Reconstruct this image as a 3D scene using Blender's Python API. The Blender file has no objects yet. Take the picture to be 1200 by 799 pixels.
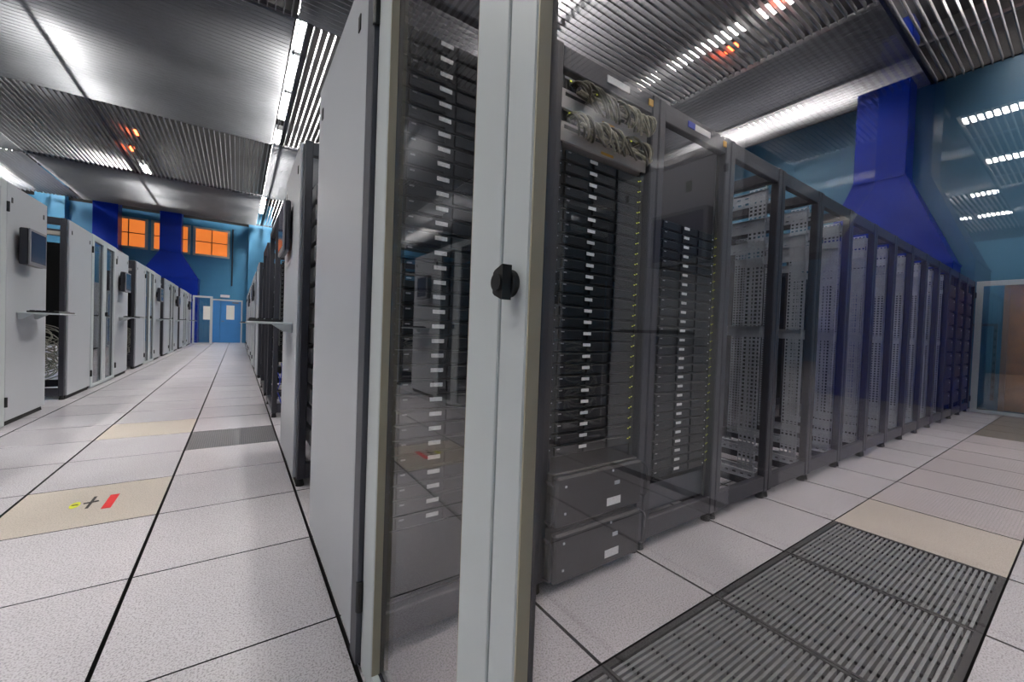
import bpy, bmesh, math, random
from mathutils import Vector, Matrix
random.seed(7)
S = bpy.context.scene
COL = S.collection
PI = math.pi

# ------------------------------------------------------------------ camera
CAM_H = 0.954
F_PX, YAW, PITCH, ROLL = 471.46, math.radians(34.327), math.radians(-1.127), math.radians(2.105)
fw = Vector((math.sin(YAW) * math.cos(PITCH), math.cos(YAW) * math.cos(PITCH), math.sin(PITCH)))
rt = Vector((math.cos(YAW), -math.sin(YAW), 0))
up = rt.cross(fw)
rt2 = math.cos(ROLL) * rt + math.sin(ROLL) * up
up2 = -math.sin(ROLL) * rt + math.cos(ROLL) * up
cam_d = bpy.data.cameras.new('camera')
cam_d.sensor_fit = 'HORIZONTAL'
cam_d.sensor_width = 36.0
cam_d.lens = F_PX * 36.0 / 1200.0
cam_d.clip_start = 0.02
cam_d.clip_end = 200
cam = bpy.data.objects.new('camera', cam_d)
COL.objects.link(cam)
m = Matrix((rt2, up2, -fw)).transposed().to_4x4()
m.translation = Vector((0, 0, CAM_H))
cam.matrix_world = m
S.camera = cam

# ------------------------------------------------------------------ world, exposure
W = bpy.data.worlds.new('world')
S.world = W
W.use_nodes = True
W.node_tree.nodes['Background'].inputs[0].default_value = (0.5, 0.55, 0.62, 1)
W.node_tree.nodes['Background'].inputs[1].default_value = 0.05
S.view_settings.view_transform = 'Standard'
S.view_settings.look = 'None'
S.view_settings.exposure = 0.15
S.view_settings.gamma = 1.0
S.view_settings.use_curve_mapping = False
S.cycles.max_bounces = 10
S.cycles.diffuse_bounces = 5
S.cycles.glossy_bounces = 5
S.cycles.transparent_max_bounces = 32
S.cycles.sample_clamp_indirect = 6.0
S.cycles.caustics_reflective = False
S.cycles.caustics_refractive = False
LAMP = 92.0          # emission of the fluorescent diffusers

# ------------------------------------------------------------------ materials
def lin(r, g, b):
    f = lambda c: (c / 255 / 12.92) if c / 255 <= 0.04045 else ((c / 255 + 0.055) / 1.055) ** 2.4
    return (f(r), f(g), f(b), 1)

MATS = {}
def mat(name, rgb, rough=0.5, metal=0.0, spec=0.5, mottle=0.0, mscale=3.0, bump=0.0, bscale=200.0, emit=0.0, ecol=None):
    mt = bpy.data.materials.new(name)
    mt.use_nodes = True
    nt = mt.node_tree
    b = nt.nodes['Principled BSDF']
    c = lin(*rgb)
    b.inputs['Base Color'].default_value = c
    b.inputs['Roughness'].default_value = rough
    b.inputs['Metallic'].default_value = metal
    b.inputs['Specular IOR Level'].default_value = spec
    if emit:
        b.inputs['Emission Color'].default_value = lin(*(ecol or rgb))
        b.inputs['Emission Strength'].default_value = emit
    if mottle or bump:
        geo = nt.nodes.new('ShaderNodeNewGeometry')
    if mottle:
        n = nt.nodes.new('ShaderNodeTexNoise')
        n.inputs['Scale'].default_value = mscale
        n.inputs['Detail'].default_value = 6
        nt.links.new(geo.outputs['Position'], n.inputs['Vector'])
        mr = nt.nodes.new('ShaderNodeMapRange')
        mr.inputs[1].default_value = 0.3
        mr.inputs[2].default_value = 0.7
        mr.inputs[3].default_value = 1 - mottle
        mr.inputs[4].default_value = 1 + mottle
        nt.links.new(n.outputs[0], mr.inputs[0])
        vm = nt.nodes.new('ShaderNodeVectorMath')
        vm.operation = 'SCALE'
        vm.inputs[0].default_value = c[:3]
        nt.links.new(mr.outputs[0], vm.inputs['Scale'])
        nt.links.new(vm.outputs[0], b.inputs['Base Color'])
    if bump:
        n2 = nt.nodes.new('ShaderNodeTexNoise')
        n2.inputs['Scale'].default_value = bscale
        nt.links.new(geo.outputs['Position'], n2.inputs['Vector'])
        bp = nt.nodes.new('ShaderNodeBump')
        bp.inputs['Strength'].default_value = bump
        bp.inputs['Distance'].default_value = 0.002
        nt.links.new(n2.outputs[0], bp.inputs['Height'])
        nt.links.new(bp.outputs[0], b.inputs['Normal'])
    MATS[name] = mt
    return mt

def tile_mat(name, rgb, fleck, rough, amount, holes=False):
    mt = bpy.data.materials.new(name)
    mt.use_nodes = True
    nt = mt.node_tree
    L = nt.links.new
    b = nt.nodes['Principled BSDF']
    b.inputs['Roughness'].default_value = rough
    b.inputs['Specular IOR Level'].default_value = 0.5
    geo = nt.nodes.new('ShaderNodeNewGeometry')
    n = nt.nodes.new('ShaderNodeTexNoise')
    n.inputs['Scale'].default_value = 190
    n.inputs['Detail'].default_value = 3
    L(geo.outputs['Position'], n.inputs['Vector'])
    r = nt.nodes.new('ShaderNodeValToRGB')
    r.color_ramp.elements[0].position = 0.36
    r.color_ramp.elements[0].color = lin(*fleck)
    r.color_ramp.elements[1].position = 0.36 + amount
    r.color_ramp.elements[1].color = lin(*rgb)
    L(n.outputs[0], r.inputs[0])
    big = nt.nodes.new('ShaderNodeTexNoise')
    big.inputs['Scale'].default_value = 2.2
    big.inputs['Detail'].default_value = 5
    L(geo.outputs['Position'], big.inputs['Vector'])
    oi = nt.nodes.new('ShaderNodeObjectInfo')
    add = nt.nodes.new('ShaderNodeMath')
    add.operation = 'ADD'
    L(big.outputs[0], add.inputs[0])
    mul = nt.nodes.new('ShaderNodeMath')
    mul.operation = 'MULTIPLY'
    mul.inputs[1].default_value = 0.35
    L(oi.outputs['Random'], mul.inputs[0])
    L(mul.outputs[0], add.inputs[1])
    mr = nt.nodes.new('ShaderNodeMapRange')
    mr.inputs[1].default_value = 0.3
    mr.inputs[2].default_value = 1.1
    mr.inputs[3].default_value = 0.90
    mr.inputs[4].default_value = 1.06
    L(add.outputs[0], mr.inputs[0])
    vm = nt.nodes.new('ShaderNodeVectorMath')
    vm.operation = 'SCALE'
    L(r.outputs[0], vm.inputs[0])
    L(mr.outputs[0], vm.inputs['Scale'])
    col = vm.outputs[0]
    if holes:
        # fine punched holes, 2 cm apart: too small to pick apart
        vs = nt.nodes.new('ShaderNodeVectorMath')
        vs.operation = 'SCALE'
        vs.inputs['Scale'].default_value = 70
        L(geo.outputs['Position'], vs.inputs[0])
        fr = nt.nodes.new('ShaderNodeVectorMath')
        fr.operation = 'FRACTION'
        L(vs.outputs[0], fr.inputs[0])
        sb = nt.nodes.new('ShaderNodeVectorMath')
        sb.operation = 'SUBTRACT'
        sb.inputs[1].default_value = (0.5, 0.5, 0)
        L(fr.outputs[0], sb.inputs[0])
        ml = nt.nodes.new('ShaderNodeVectorMath')
        ml.operation = 'MULTIPLY'
        ml.inputs[1].default_value = (1, 1, 0)
        L(sb.outputs[0], ml.inputs[0])
        ln = nt.nodes.new('ShaderNodeVectorMath')
        ln.operation = 'LENGTH'
        L(ml.outputs[0], ln.inputs[0])
        lt = nt.nodes.new('ShaderNodeMath')
        lt.operation = 'LESS_THAN'
        lt.inputs[1].default_value = 0.2
        L(ln.outputs['Value'], lt.inputs[0])
        mx = nt.nodes.new('ShaderNodeMix')
        mx.data_type = 'RGBA'
        L(lt.outputs[0], mx.inputs['Factor'])
        L(col, mx.inputs['A'])
        mx.inputs['B'].default_value = lin(150, 143, 145)
        col = mx.outputs['Result']
    L(col, b.inputs['Base Color'])
    MATS[name] = mt

def glass_mat(name, tint, f0):
    mt = bpy.data.materials.new(name)
    mt.use_nodes = True
    nt = mt.node_tree
    L = nt.links.new
    for n in list(nt.nodes):
        if n.type == 'BSDF_PRINCIPLED':
            nt.nodes.remove(n)
    out = nt.nodes['Material Output']
    tr = nt.nodes.new('ShaderNodeBsdfTransparent')
    tr.inputs[0].default_value = (*tint, 1)
    gl = nt.nodes.new('ShaderNodeBsdfGlossy')
    gl.inputs['Roughness'].default_value = 0.0
    gl.inputs['Color'].default_value = (1, 1, 1, 1)
    lw = nt.nodes.new('ShaderNodeLayerWeight')
    lw.inputs[0].default_value = 0.5
    pw = nt.nodes.new('ShaderNodeMath')
    pw.operation = 'POWER'
    pw.inputs[1].default_value = 5
    L(lw.outputs['Facing'], pw.inputs[0])
    ma = nt.nodes.new('ShaderNodeMath')
    ma.operation = 'MULTIPLY_ADD'
    ma.inputs[1].default_value = 1 - f0
    ma.inputs[2].default_value = f0
    L(pw.outputs[0], ma.inputs[0])
    mx = nt.nodes.new('ShaderNodeMixShader')
    L(ma.outputs[0], mx.inputs[0])
    L(tr.outputs[0], mx.inputs[1])
    L(gl.outputs[0], mx.inputs[2])
    L(mx.outputs[0], out.inputs['Surface'])
    MATS[name] = mt

tile_mat('tile_light', (206, 202, 208), (162, 158, 162), 0.27, 0.16)
tile_mat('tile_beige', (202, 192, 182), (168, 158, 148), 0.35, 0.12)
tile_mat('tile_punched', (192, 184, 187), (152, 144, 147), 0.38, 0.14, holes=True)
tile_mat('tile_slate', (92, 92, 97), (60, 60, 64), 0.4, 0.14, holes=True)
tile_mat('tile_olive', (112, 102, 84), (70, 62, 48), 0.45, 0.14, holes=True)
mat('joint', (14, 14, 16), 0.7, mottle=0.2)
mat('grate_metal', (142, 144, 146), 0.38, 0.45, mottle=0.15, mscale=20)
mat('grate_dark', (14, 14, 16), 0.7, 0.0, mottle=0.1)
mat('panel', (188, 191, 197), 0.36, 0.0, mottle=0.02, mscale=1.5, bump=0.12, bscale=700)
mat('door_frame', (196, 202, 204), 0.38, 0.0, mottle=0.02, mscale=2, bump=0.05, bscale=500)
mat('stile_shade', (168, 160, 138), 0.5, mottle=0.04)  # shading of the grey stiles' inner sides, put into the colour
mat('anthracite', (52, 52, 60), 0.42, 0.1, mottle=0.05, mscale=6, bump=0.1, bscale=600)
mat('anthracite_side', (74, 75, 83), 0.45, 0.1, mottle=0.04, mscale=5)
mat('black', (12, 12, 14), 0.45, mottle=0.1)
mat('rubber', (16, 16, 17), 0.7, mottle=0.1)
mat('server', (17, 18, 19), 0.4, 0.2, mottle=0.1, mscale=30)
mat('server_bay', (28, 29, 31), 0.35, 0.2, mottle=0.2, mscale=90)
mat('storage_bezel', (38, 37, 40), 0.5, 0.2, mottle=0.35, mscale=260)
mat('sticker', (250, 250, 248), 0.5, mottle=0.1, mscale=160)
mat('sticker_blue', (60, 80, 190), 0.5, mottle=0.05)
mat('sticker_orange', (226, 168, 44), 0.5, mottle=0.05)
mat('zinc', (212, 218, 226), 0.28, 0.6, mottle=0.12, mscale=14)
mat('alu', (122, 124, 129), 0.38, 0.25, mottle=0.05, mscale=4)
mat('plate_grey', (198, 192, 184), 0.45, 0.1, mottle=0.08, mscale=10)
mat('unit_grey', (176, 176, 178), 0.45, 0.1, mottle=0.05)
mat('cable_drab', (70, 66, 44), 0.5, mottle=0.3, mscale=60)
mat('cable_olive', (176, 172, 146), 0.5, mottle=0.5, mscale=60)
mat('cable_pale', (150, 150, 138), 0.5, mottle=0.3, mscale=50)
mat('cable_blue', (40, 66, 190), 0.45, mottle=0.1)
mat('led_lime', (200, 210, 60), 0.4, emit=1.6)
mat('led_green', (60, 220, 80), 0.4, emit=1.6)
mat('led_white', (220, 225, 235), 0.4, emit=0.8)
mat('screen', (58, 64, 88), 0.12, 0.0, mottle=0.05)
mat('monitor_dark', (38, 38, 46), 0.4, mottle=0.05)
mat('monitor_bezel', (132, 132, 138), 0.4, mottle=0.03)
mat('wall_blue', (64, 132, 172), 0.55, mottle=0.05, mscale=1.2, bump=0.1, bscale=60)
mat('wall_blue_gloss', (60, 110, 138), 0.42, mottle=0.04, mscale=1.0)
mat('duct_blue', (0, 40, 150), 0.38, 0.0, spec=0.2, mottle=0.06, mscale=2)
mat('door_blue', (66, 138, 206), 0.4, mottle=0.03)
mat('slab_dark', (20, 20, 22), 0.8, mottle=0.2, mscale=1)
mat('lamp_white', (225, 226, 228), 0.4, mottle=0.02)
mat('diffuser', (250, 250, 250), 0.5, emit=LAMP, ecol=(255, 251, 244))
mat('glow_orange', (255, 90, 40), 0.5, emit=14, ecol=(255, 96, 48))
mat('window_frame', (178, 180, 168), 0.5, mottle=0.03)
mat('room_glow', (230, 120, 50), 0.6, mottle=0.1, emit=0.62, ecol=(255, 138, 60))
mat('mullion', (150, 110, 70), 0.5, mottle=0.05)
mat('wood', (170, 112, 44), 0.45, mottle=0.25, mscale=5)
mat('paper', (240, 238, 230), 0.6, mottle=0.06, mscale=40)
mat('red_tape', (226, 34, 34), 0.45, mottle=0.12, mscale=60)
mat('yellow_dot', (214, 220, 44), 0.5, mottle=0.06, mscale=60)
mat('black_tape', (30, 26, 24), 0.5, mottle=0.1)
mat('pipe_dark', (40, 50, 60), 0.5, mottle=0.1)
glass_mat('glass', (0.93, 0.94, 0.955), 0.04)
glass_mat('smoked_glass', (0.845, 0.825, 0.83), 0.06)

# ------------------------------------------------------------------ helpers
def lnk(o, parent=None, loc=None, rz=0.0):
    COL.objects.link(o)
    if parent is not None:
        o.parent = parent
    if loc is not None:
        o.location = loc
    if rz:
        o.rotation_euler = (0, 0, rz)
    return o

def mesh_obj(name, me, parent=None, loc=(0, 0, 0), rz=0.0):
    return lnk(bpy.data.objects.new(name, me), parent, loc, rz)

def thing(name, label, cat, loc=(0, 0, 0), rz=0.0, group=None):
    o = lnk(bpy.data.objects.new(name, None), None, loc, rz)
    o.empty_display_size = 0.1
    return tag(o, label, cat, group)

def tag(o, label, cat, group=None):
    o['label'] = label
    o['category'] = cat
    if group:
        o['group'] = group
    return o

def structure(o):
    o['kind'] = 'structure'
    return o

_BOX = {}
def box_mesh(sx, sy, sz, mt, bev=0.0, name='box'):
    key = (round(sx, 5), round(sy, 5), round(sz, 5), mt, bev, name)
    if key in _BOX:
        return _BOX[key]
    bm = bmesh.new()
    bmesh.ops.create_cube(bm, size=1.0)
    bmesh.ops.scale(bm, vec=(sx, sy, sz), verts=bm.verts)
    if bev:
        bmesh.ops.bevel(bm, geom=list(bm.edges), offset=bev, segments=1, affect='EDGES', profile=0.5)
    me = bpy.data.meshes.new(name)
    bm.to_mesh(me)
    bm.free()
    me.materials.append(MATS[mt])
    _BOX[key] = me
    return me

def box(name, a, b, mt, parent=None, bev=0.0):
    lo = [min(a[i], b[i]) for i in range(3)]
    hi = [max(a[i], b[i]) for i in range(3)]
    me = box_mesh(hi[0] - lo[0], hi[1] - lo[1], hi[2] - lo[2], mt, bev, name)
    return mesh_obj(name, me, parent, [(lo[i] + hi[i]) / 2 for i in range(3)])

def boxes_mesh(name, lst, mt):
    """one mesh made of several boxes (pieces that belong to one solid part)"""
    V, Fc = [], []
    for a, b in lst:
        n = len(V)
        x0, y0, z0 = a
        x1, y1, z1 = b
        V += [(x0, y0, z0), (x1, y0, z0), (x1, y1, z0), (x0, y1, z0), (x0, y0, z1), (x1, y0, z1), (x1, y1, z1), (x0, y1, z1)]
        Fc += [tuple(n + i for i in f) for f in ((0, 3, 2, 1), (4, 5, 6, 7), (0, 1, 5, 4), (1, 2, 6, 5), (2, 3, 7, 6), (3, 0, 4, 7))]
    me = bpy.data.meshes.new(name)
    me.from_pydata(V, [], Fc)
    me.materials.append(MATS[mt])
    return me

def cyl_mesh(name, r, h, axis, mt, n=16, r2=None, bev=0.0):
    bm = bmesh.new()
    bmesh.ops.create_cone(bm, cap_ends=True, segments=n, radius1=r, radius2=r if r2 is None else r2, depth=h)
    if axis == 'X':
        bmesh.ops.rotate(bm, matrix=Matrix.Rotation(PI / 2, 3, 'Y'), verts=bm.verts)
    elif axis == 'Y':
        bmesh.ops.rotate(bm, matrix=Matrix.Rotation(-PI / 2, 3, 'X'), verts=bm.verts)
    if bev:
        es = [e for e in bm.edges if any(len(f.verts) > 4 for f in e.link_faces)]
        bmesh.ops.bevel(bm, geom=es, offset=bev, segments=2, affect='EDGES', profile=0.5)
    me = bpy.data.meshes.new(name)
    bm.to_mesh(me)
    bm.free()
    me.materials.append(MATS[mt])
    return me

def prism_mesh(name, poly, x0, x1, mt):
    """poly in (y,z), extruded along x"""
    n = len(poly)
    V = [(x0, y, z) for y, z in poly] + [(x1, y, z) for y, z in poly]
    Fc = [tuple(reversed(range(n))), tuple(range(n, 2 * n))]
    Fc += [(i, (i + 1) % n, n + (i + 1) % n, n + i) for i in range(n)]
    me = bpy.data.meshes.new(name)
    me.from_pydata(V, [], Fc)
    bm = bmesh.new()
    bm.from_mesh(me)
    bmesh.ops.recalc_face_normals(bm, faces=bm.faces)
    bm.to_mesh(me)
    bm.free()
    me.materials.append(MATS[mt])
    return me

def tubes_mesh(name, paths, r, mt, n=6, mt2=None):
    V, Fc, MI = [], [], []
    for pi, pts in enumerate(paths):
        f_start = len(Fc)
        pts = [Vector(p) for p in pts]
        base = len(V)
        k = len(pts)
        for i, p in enumerate(pts):
            t = (pts[min(i + 1, k - 1)] - pts[max(i - 1, 0)]).normalized()
            a = t.cross(Vector((0, 0, 1)))
            if a.length < 1e-3:
                a = t.cross(Vector((1, 0, 0)))
            a.normalize()
            b = t.cross(a)
            for j in range(n):
                q = p + (math.cos(2 * PI * j / n) * a + math.sin(2 * PI * j / n) * b) * r
                V.append(tuple(q))
        for i in range(k - 1):
            for j in range(n):
                Fc.append((base + i * n + j, base + i * n + (j + 1) % n, base + (i + 1) * n + (j + 1) % n, base + (i + 1) * n + j))
        Fc.append(tuple(base + j for j in reversed(range(n))))
        Fc.append(tuple(base + (k - 1) * n + j for j in range(n)))
        MI += [pi % 2 if mt2 else 0] * (len(Fc) - f_start)
    me = bpy.data.meshes.new(name)
    me.from_pydata(V, [], Fc)
    me.materials.append(MATS[mt])
    if mt2:
        me.materials.append(MATS[mt2])
    for p in me.polygons:
        p.use_smooth = True
        p.material_index = MI[p.index]
    return me

def bez(p, n=10):
    out = []
    p = [Vector(q) for q in p]
    for i in range(n + 1):
        t = i / n
        q = p
        while len(q) > 1:
            q = [q[k].lerp(q[k + 1], t) for k in range(len(q) - 1)]
        out.append(q[0])
    return out

ORD = ['first', 'second', 'third', 'fourth', 'fifth', 'sixth', 'seventh', 'eighth', 'ninth', 'tenth', 'eleventh', 'twelfth', 'thirteenth',
       'fourteenth', 'fifteenth', 'sixteenth', 'seventeenth', 'eighteenth', 'nineteenth', 'twentieth', 'twenty-first', 'twenty-second',
       'twenty-third', 'twenty-fourth', 'twenty-fifth', 'twenty-sixth', 'twenty-seventh', 'twenty-eighth', 'twenty-ninth', 'thirtieth',
       'thirty-first', 'thirty-second', 'thirty-third', 'thirty-fourth', 'thirty-fifth', 'thirty-sixth']

# ------------------------------------------------------------------ main measures (metres; the camera's foot is the origin)
XD = 0.30            # right edge of the main aisle: row ends and glass doors
XL = -1.63           # left edge of the main aisle
TX, TY = 0.292, 1.386   # floor grid origin, 0.6 m tiles
ZC = 5.60            # underside of the ceiling blades
Y_FAR, X_R, X_LW, Y_BACK = 23.6, 10.1, -25.7, -6.0
RF = 1.12            # front of the rack row behind the glass doors
Z_SLAB = 6.7

# ------------------------------------------------------------------ floor
floor = structure(box('floor', (X_LW, Y_BACK, -0.24), (X_R, Y_FAR, -0.035), 'joint'))
GX, GY = 0.0060, 0.0033
tile_me = {}
for k in ('tile_light', 'tile_beige', 'tile_punched', 'tile_slate', 'tile_olive'):
    tile_me[k] = box_mesh(0.6 - 2 * GX, 0.6 - 2 * GY, 0.035, k, 0.0, 'floor_tile')
for me in tile_me.values():
    me.materials.append(MATS['joint'])
    for p in me.polygons:
        if p.normal.z < 0.5:
            p.material_index = 1
flo = Vector(floor.location)
cells = []
for i in range(-43, 17):
    for j in range(-12, 38):
        x0, y0 = TX + 0.6 * i, TY + 0.6 * j
        cx, cy = x0 + 0.3, y0 + 0.3
        if cx > X_R - 0.25 or cy > Y_FAR - 0.2:
            continue
        cells.append((i, j, cx, cy))
def seen(cx, cy):
    d = Vector((cx, cy, -CAM_H))
    z = d.dot(fw)
    if z < 0.15:
        return False
    u = d.dot(rt2) / z * F_PX
    v = -d.dot(up2) / z * F_PX
    if not (abs(u) < 680 and abs(v) < 480):
        return False
    if cx < XL - 0.7:
        return False
    if cx > XD + 0.6 and cy > RF + 2.2:
        return False
    if XD < cx and cy > 5:
        return False
    return True
GRATE = {(0, -2), (1, -2), (2, -2), (3, -2)}
MATI = {(4, -2): 'tile_beige', (-2, 2): 'tile_beige', (-2, 5): 'tile_beige', (-1, 4): 'tile_slate'}
for i in range(5, 11):
    MATI[(i, -2)] = 'tile_punched'
for i in range(11, 15):
    MATI[(i, -2)] = 'tile_olive'
vis = [c for c in cells if seen(c[2], c[3]) and (c[0], c[1]) not in GRATE]
vis.sort(key=lambda c: c[2] ** 2 + c[3] ** 2)
near = vis[:296]
near_set = {(c[0], c[1]) for c in near}
for (i, j, cx, cy) in near:
    kind = MATI.get((i, j), 'tile_light')
    o = mesh_obj('floor_tile', tile_me[kind], floor, Vector((cx, cy, -0.0175 + random.uniform(-0.0006, 0))) - flo)
    if kind != 'tile_light':
        o['label'] = {'tile_beige': 'beige floor tile', 'tile_punched': 'pinkish grey punched floor tile', 'tile_slate': 'dark slate grey punched floor tile', 'tile_olive': 'olive brown punched floor tile'}[kind]
rest = [((c[2] - 0.3 + GX, c[3] - 0.3 + GY, -0.035), (c[2] + 0.3 - GX, c[3] + 0.3 - GY, 0)) for c in cells if (c[0], c[1]) not in near_set and (c[0], c[1]) not in GRATE]
me = boxes_mesh('floor_tiles', rest, 'tile_light')
me.materials.append(MATS['joint'])
for p in me.polygons:
    if p.normal.z < 0.5:
        p.material_index = 1
o = mesh_obj('floor_tiles', me, floor, -flo)
o['kind'] = 'stuff'
# slotted air grates in the cold aisle
NS = 32
sl_me = box_mesh(0.574, 0.0085, 0.026, 'grate_metal', 0.0, 'grate_slat')
cb_me = box_mesh(0.006, 0.552, 0.010, 'grate_dark', 0.0, 'cross_bar')
for gi, (i, j) in enumerate(sorted(GRATE)):
    x0, y0 = TX + 0.6 * i, TY + 0.6 * j
    t = thing('floor_grate', 'slotted metal floor grate, %s from the glass door' % ORD[gi], 'grate', (x0 + 0.3, y0 + 0.3, -0.035), 0, 'air grates in the cold aisle floor')
    for nm, a, b in (('grate_frame', (-0.297, -0.297, 0.002), (-0.288, 0.297, 0.036)), ('grate_frame', (0.288, -0.297, 0.002), (0.297, 0.297, 0.036)),
                     ('grate_frame', (-0.288, -0.297, 0.002), (0.288, -0.278, 0.036)), ('grate_frame', (-0.288, 0.278, 0.002), (0.288, 0.297, 0.036))):
        box(nm, a, b, 'grate_dark', t)
    for k in range(NS):
        mesh_obj('grate_slat', sl_me, t, (0, -0.276 + 0.552 * (k + 0.5) / NS, 0.021))
    for k in range(5):
        mesh_obj('cross_bar', cb_me, t, (-0.225 + 0.1125 * k, 0, 0.0275))

# floor marks
o = tag(mesh_obj('floor_sticker', cyl_mesh('floor_sticker', 0.019, 0.001, 'Z', 'yellow_dot', 24), None, (-0.664, 2.90, 0.0006)), 'yellow oval sticker with a dash beside the black tape cross', 'sticker')
o.scale = (1.0, 2.3, 1.0)
box('dash_mark', (-0.012, -0.003, 0.0005), (0.012, 0.003, 0.0009), 'black_tape', o)
o = thing('tape_cross', 'black tape cross stuck on the beige floor tile', 'tape', (-0.607, 2.91, 0.0), 0)
box('tape_strip', (-0.006, -0.085, 0.0003), (0.006, 0.085, 0.0010), 'black_tape', o)
q = box('tape_strip', (-0.028, -0.010, 0.0010), (0.028, 0.010, 0.0017), 'black_tape', o)
q.rotation_euler = (0, 0, 0.25)
q = tag(box('tape_strip', (-0.548, 2.785, 0.0004), (-0.512, 2.985, 0.0016), 'red_tape'), 'red tape strip stuck on the beige floor tile', 'tape')

# ------------------------------------------------------------------ walls
structure(box('wall_right', (X_R, Y_BACK, 0), (X_R + 0.2, Y_FAR, Z_SLAB), 'wall_blue_gloss'))
structure(box('wall_left', (X_LW - 0.2, Y_BACK, 0), (X_LW, Y_FAR, Z_SLAB), 'wall_blue'))
structure(box('wall_back', (X_LW, Y_BACK - 0.2, 0), (X_R, Y_BACK, Z_SLAB), 'wall_blue'))
wf = structure(box('wall_far', (X_LW, Y_FAR, 0), (X_R, Y_FAR + 0.2, Z_SLAB), 'wall_blue'))
wfl = Vector(wf.location)
box('pilaster', Vector((0.36, Y_FAR - 0.5, 0)) - wfl, Vector((1.3, Y_FAR - 0.001, Z_SLAB)) - wfl, 'wall_blue', wf)
box('pilaster', Vector((-6.5, Y_FAR - 0.45, 0)) - wfl, Vector((-5.7, Y_FAR - 0.001, Z_SLAB)) - wfl, 'wall_blue', wf)

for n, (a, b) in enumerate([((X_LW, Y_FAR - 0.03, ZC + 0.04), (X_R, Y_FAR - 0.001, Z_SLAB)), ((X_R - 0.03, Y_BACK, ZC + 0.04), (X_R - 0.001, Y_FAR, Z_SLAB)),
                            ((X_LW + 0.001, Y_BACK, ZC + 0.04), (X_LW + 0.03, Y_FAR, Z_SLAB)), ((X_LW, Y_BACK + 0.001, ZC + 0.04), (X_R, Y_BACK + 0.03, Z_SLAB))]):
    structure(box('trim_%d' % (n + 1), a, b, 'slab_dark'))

# windows high in the far wall
def window(n, x0, x1, z0, z1, nv):
    w = structure(lnk(bpy.data.objects.new('window_%d' % n, None), None, (x0, Y_FAR - 0.05, z0)))
    ww, hh = x1 - x0, z1 - z0
    box('window_frame', (-0.10, 0, -0.09), (0, 0.05, hh + 0.09), 'window_frame', w)
    box('window_frame', (ww, 0, -0.09), (ww + 0.10, 0.05, hh + 0.09), 'window_frame', w)
    box('window_frame', (0, 0, hh), (ww, 0.05, hh + 0.09), 'window_frame', w)
    box('window_frame', (0, 0, -0.09), (ww, 0.05, 0), 'window_frame', w)
    for k in range(1, nv):
        box('mullion', (ww * k / nv - 0.02, 0.01, 0), (ww * k / nv + 0.02, 0.045, hh), 'mullion', w)
    box('mullion', (0, 0.012, hh / 2 - 0.02), (ww, 0.04, hh / 2 + 0.02), 'mullion', w)
    for a in range(nv):
        for b in range(2):
            box('window_pane', (ww * a / nv, 0.03, hh * b / 2), (ww * (a + 1) / nv, 0.045, hh * (b + 1) / 2), 'room_glow', w)
window(1, -4.45, -3.40, 4.08, 5.22, 2)
window(2, -3.10, -1.95, 4.08, 5.22, 2)
window(3, -1.66, -0.48, 4.08, 5.22, 2)

# blue door at the end of the aisle
d = structure(lnk(bpy.data.objects.new('door_1', None), None, (-0.98, Y_FAR - 0.04, 0)))
DW = 1.10
box('door_leaf', (0, 0, 0.01), (0.28, 0.035, 1.98), 'door_blue', d, 0.004)
dl = box('door_leaf', (0.29, 0, 0.01), (DW, 0.035, 1.98), 'door_blue', d, 0.004)
box('door_frame', (-0.06, -0.03, 0), (0, 0.038, 2.05), 'door_frame', d)
box('door_frame', (DW, -0.03, 0), (DW + 0.06, 0.038, 2.05), 'door_frame', d)
box('door_frame', (0, -0.03, 1.98), (DW, 0.038, 2.05), 'door_frame', d)
box('door_notice', (0.52, -0.008, 1.10), (0.84, -0.001, 1.78), 'paper', d)
box('door_closer', (0.75, -0.05, 1.88), (1.0, -0.001, 1.94), 'alu', d)
box('door_handle', (0.34, -0.05, 1.0), (0.44, -0.001, 1.03), 'alu', d)
o = tag(box('exit_sign', (-0.70, Y_FAR - 0.10, 2.14), (-0.34, Y_FAR - 0.001, 2.26), 'lamp_white', None, 0.006), 'small white box mounted above the blue door', 'sign')
tag(mesh_obj('conduit', cyl_mesh('conduit', 0.03, 2.7, 'Z', 'pipe_dark', 10), None, (-0.27, Y_FAR - 0.05, 4.05)), 'dark vertical conduit on blue wall right of the orange windows', 'pipe')

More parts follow.
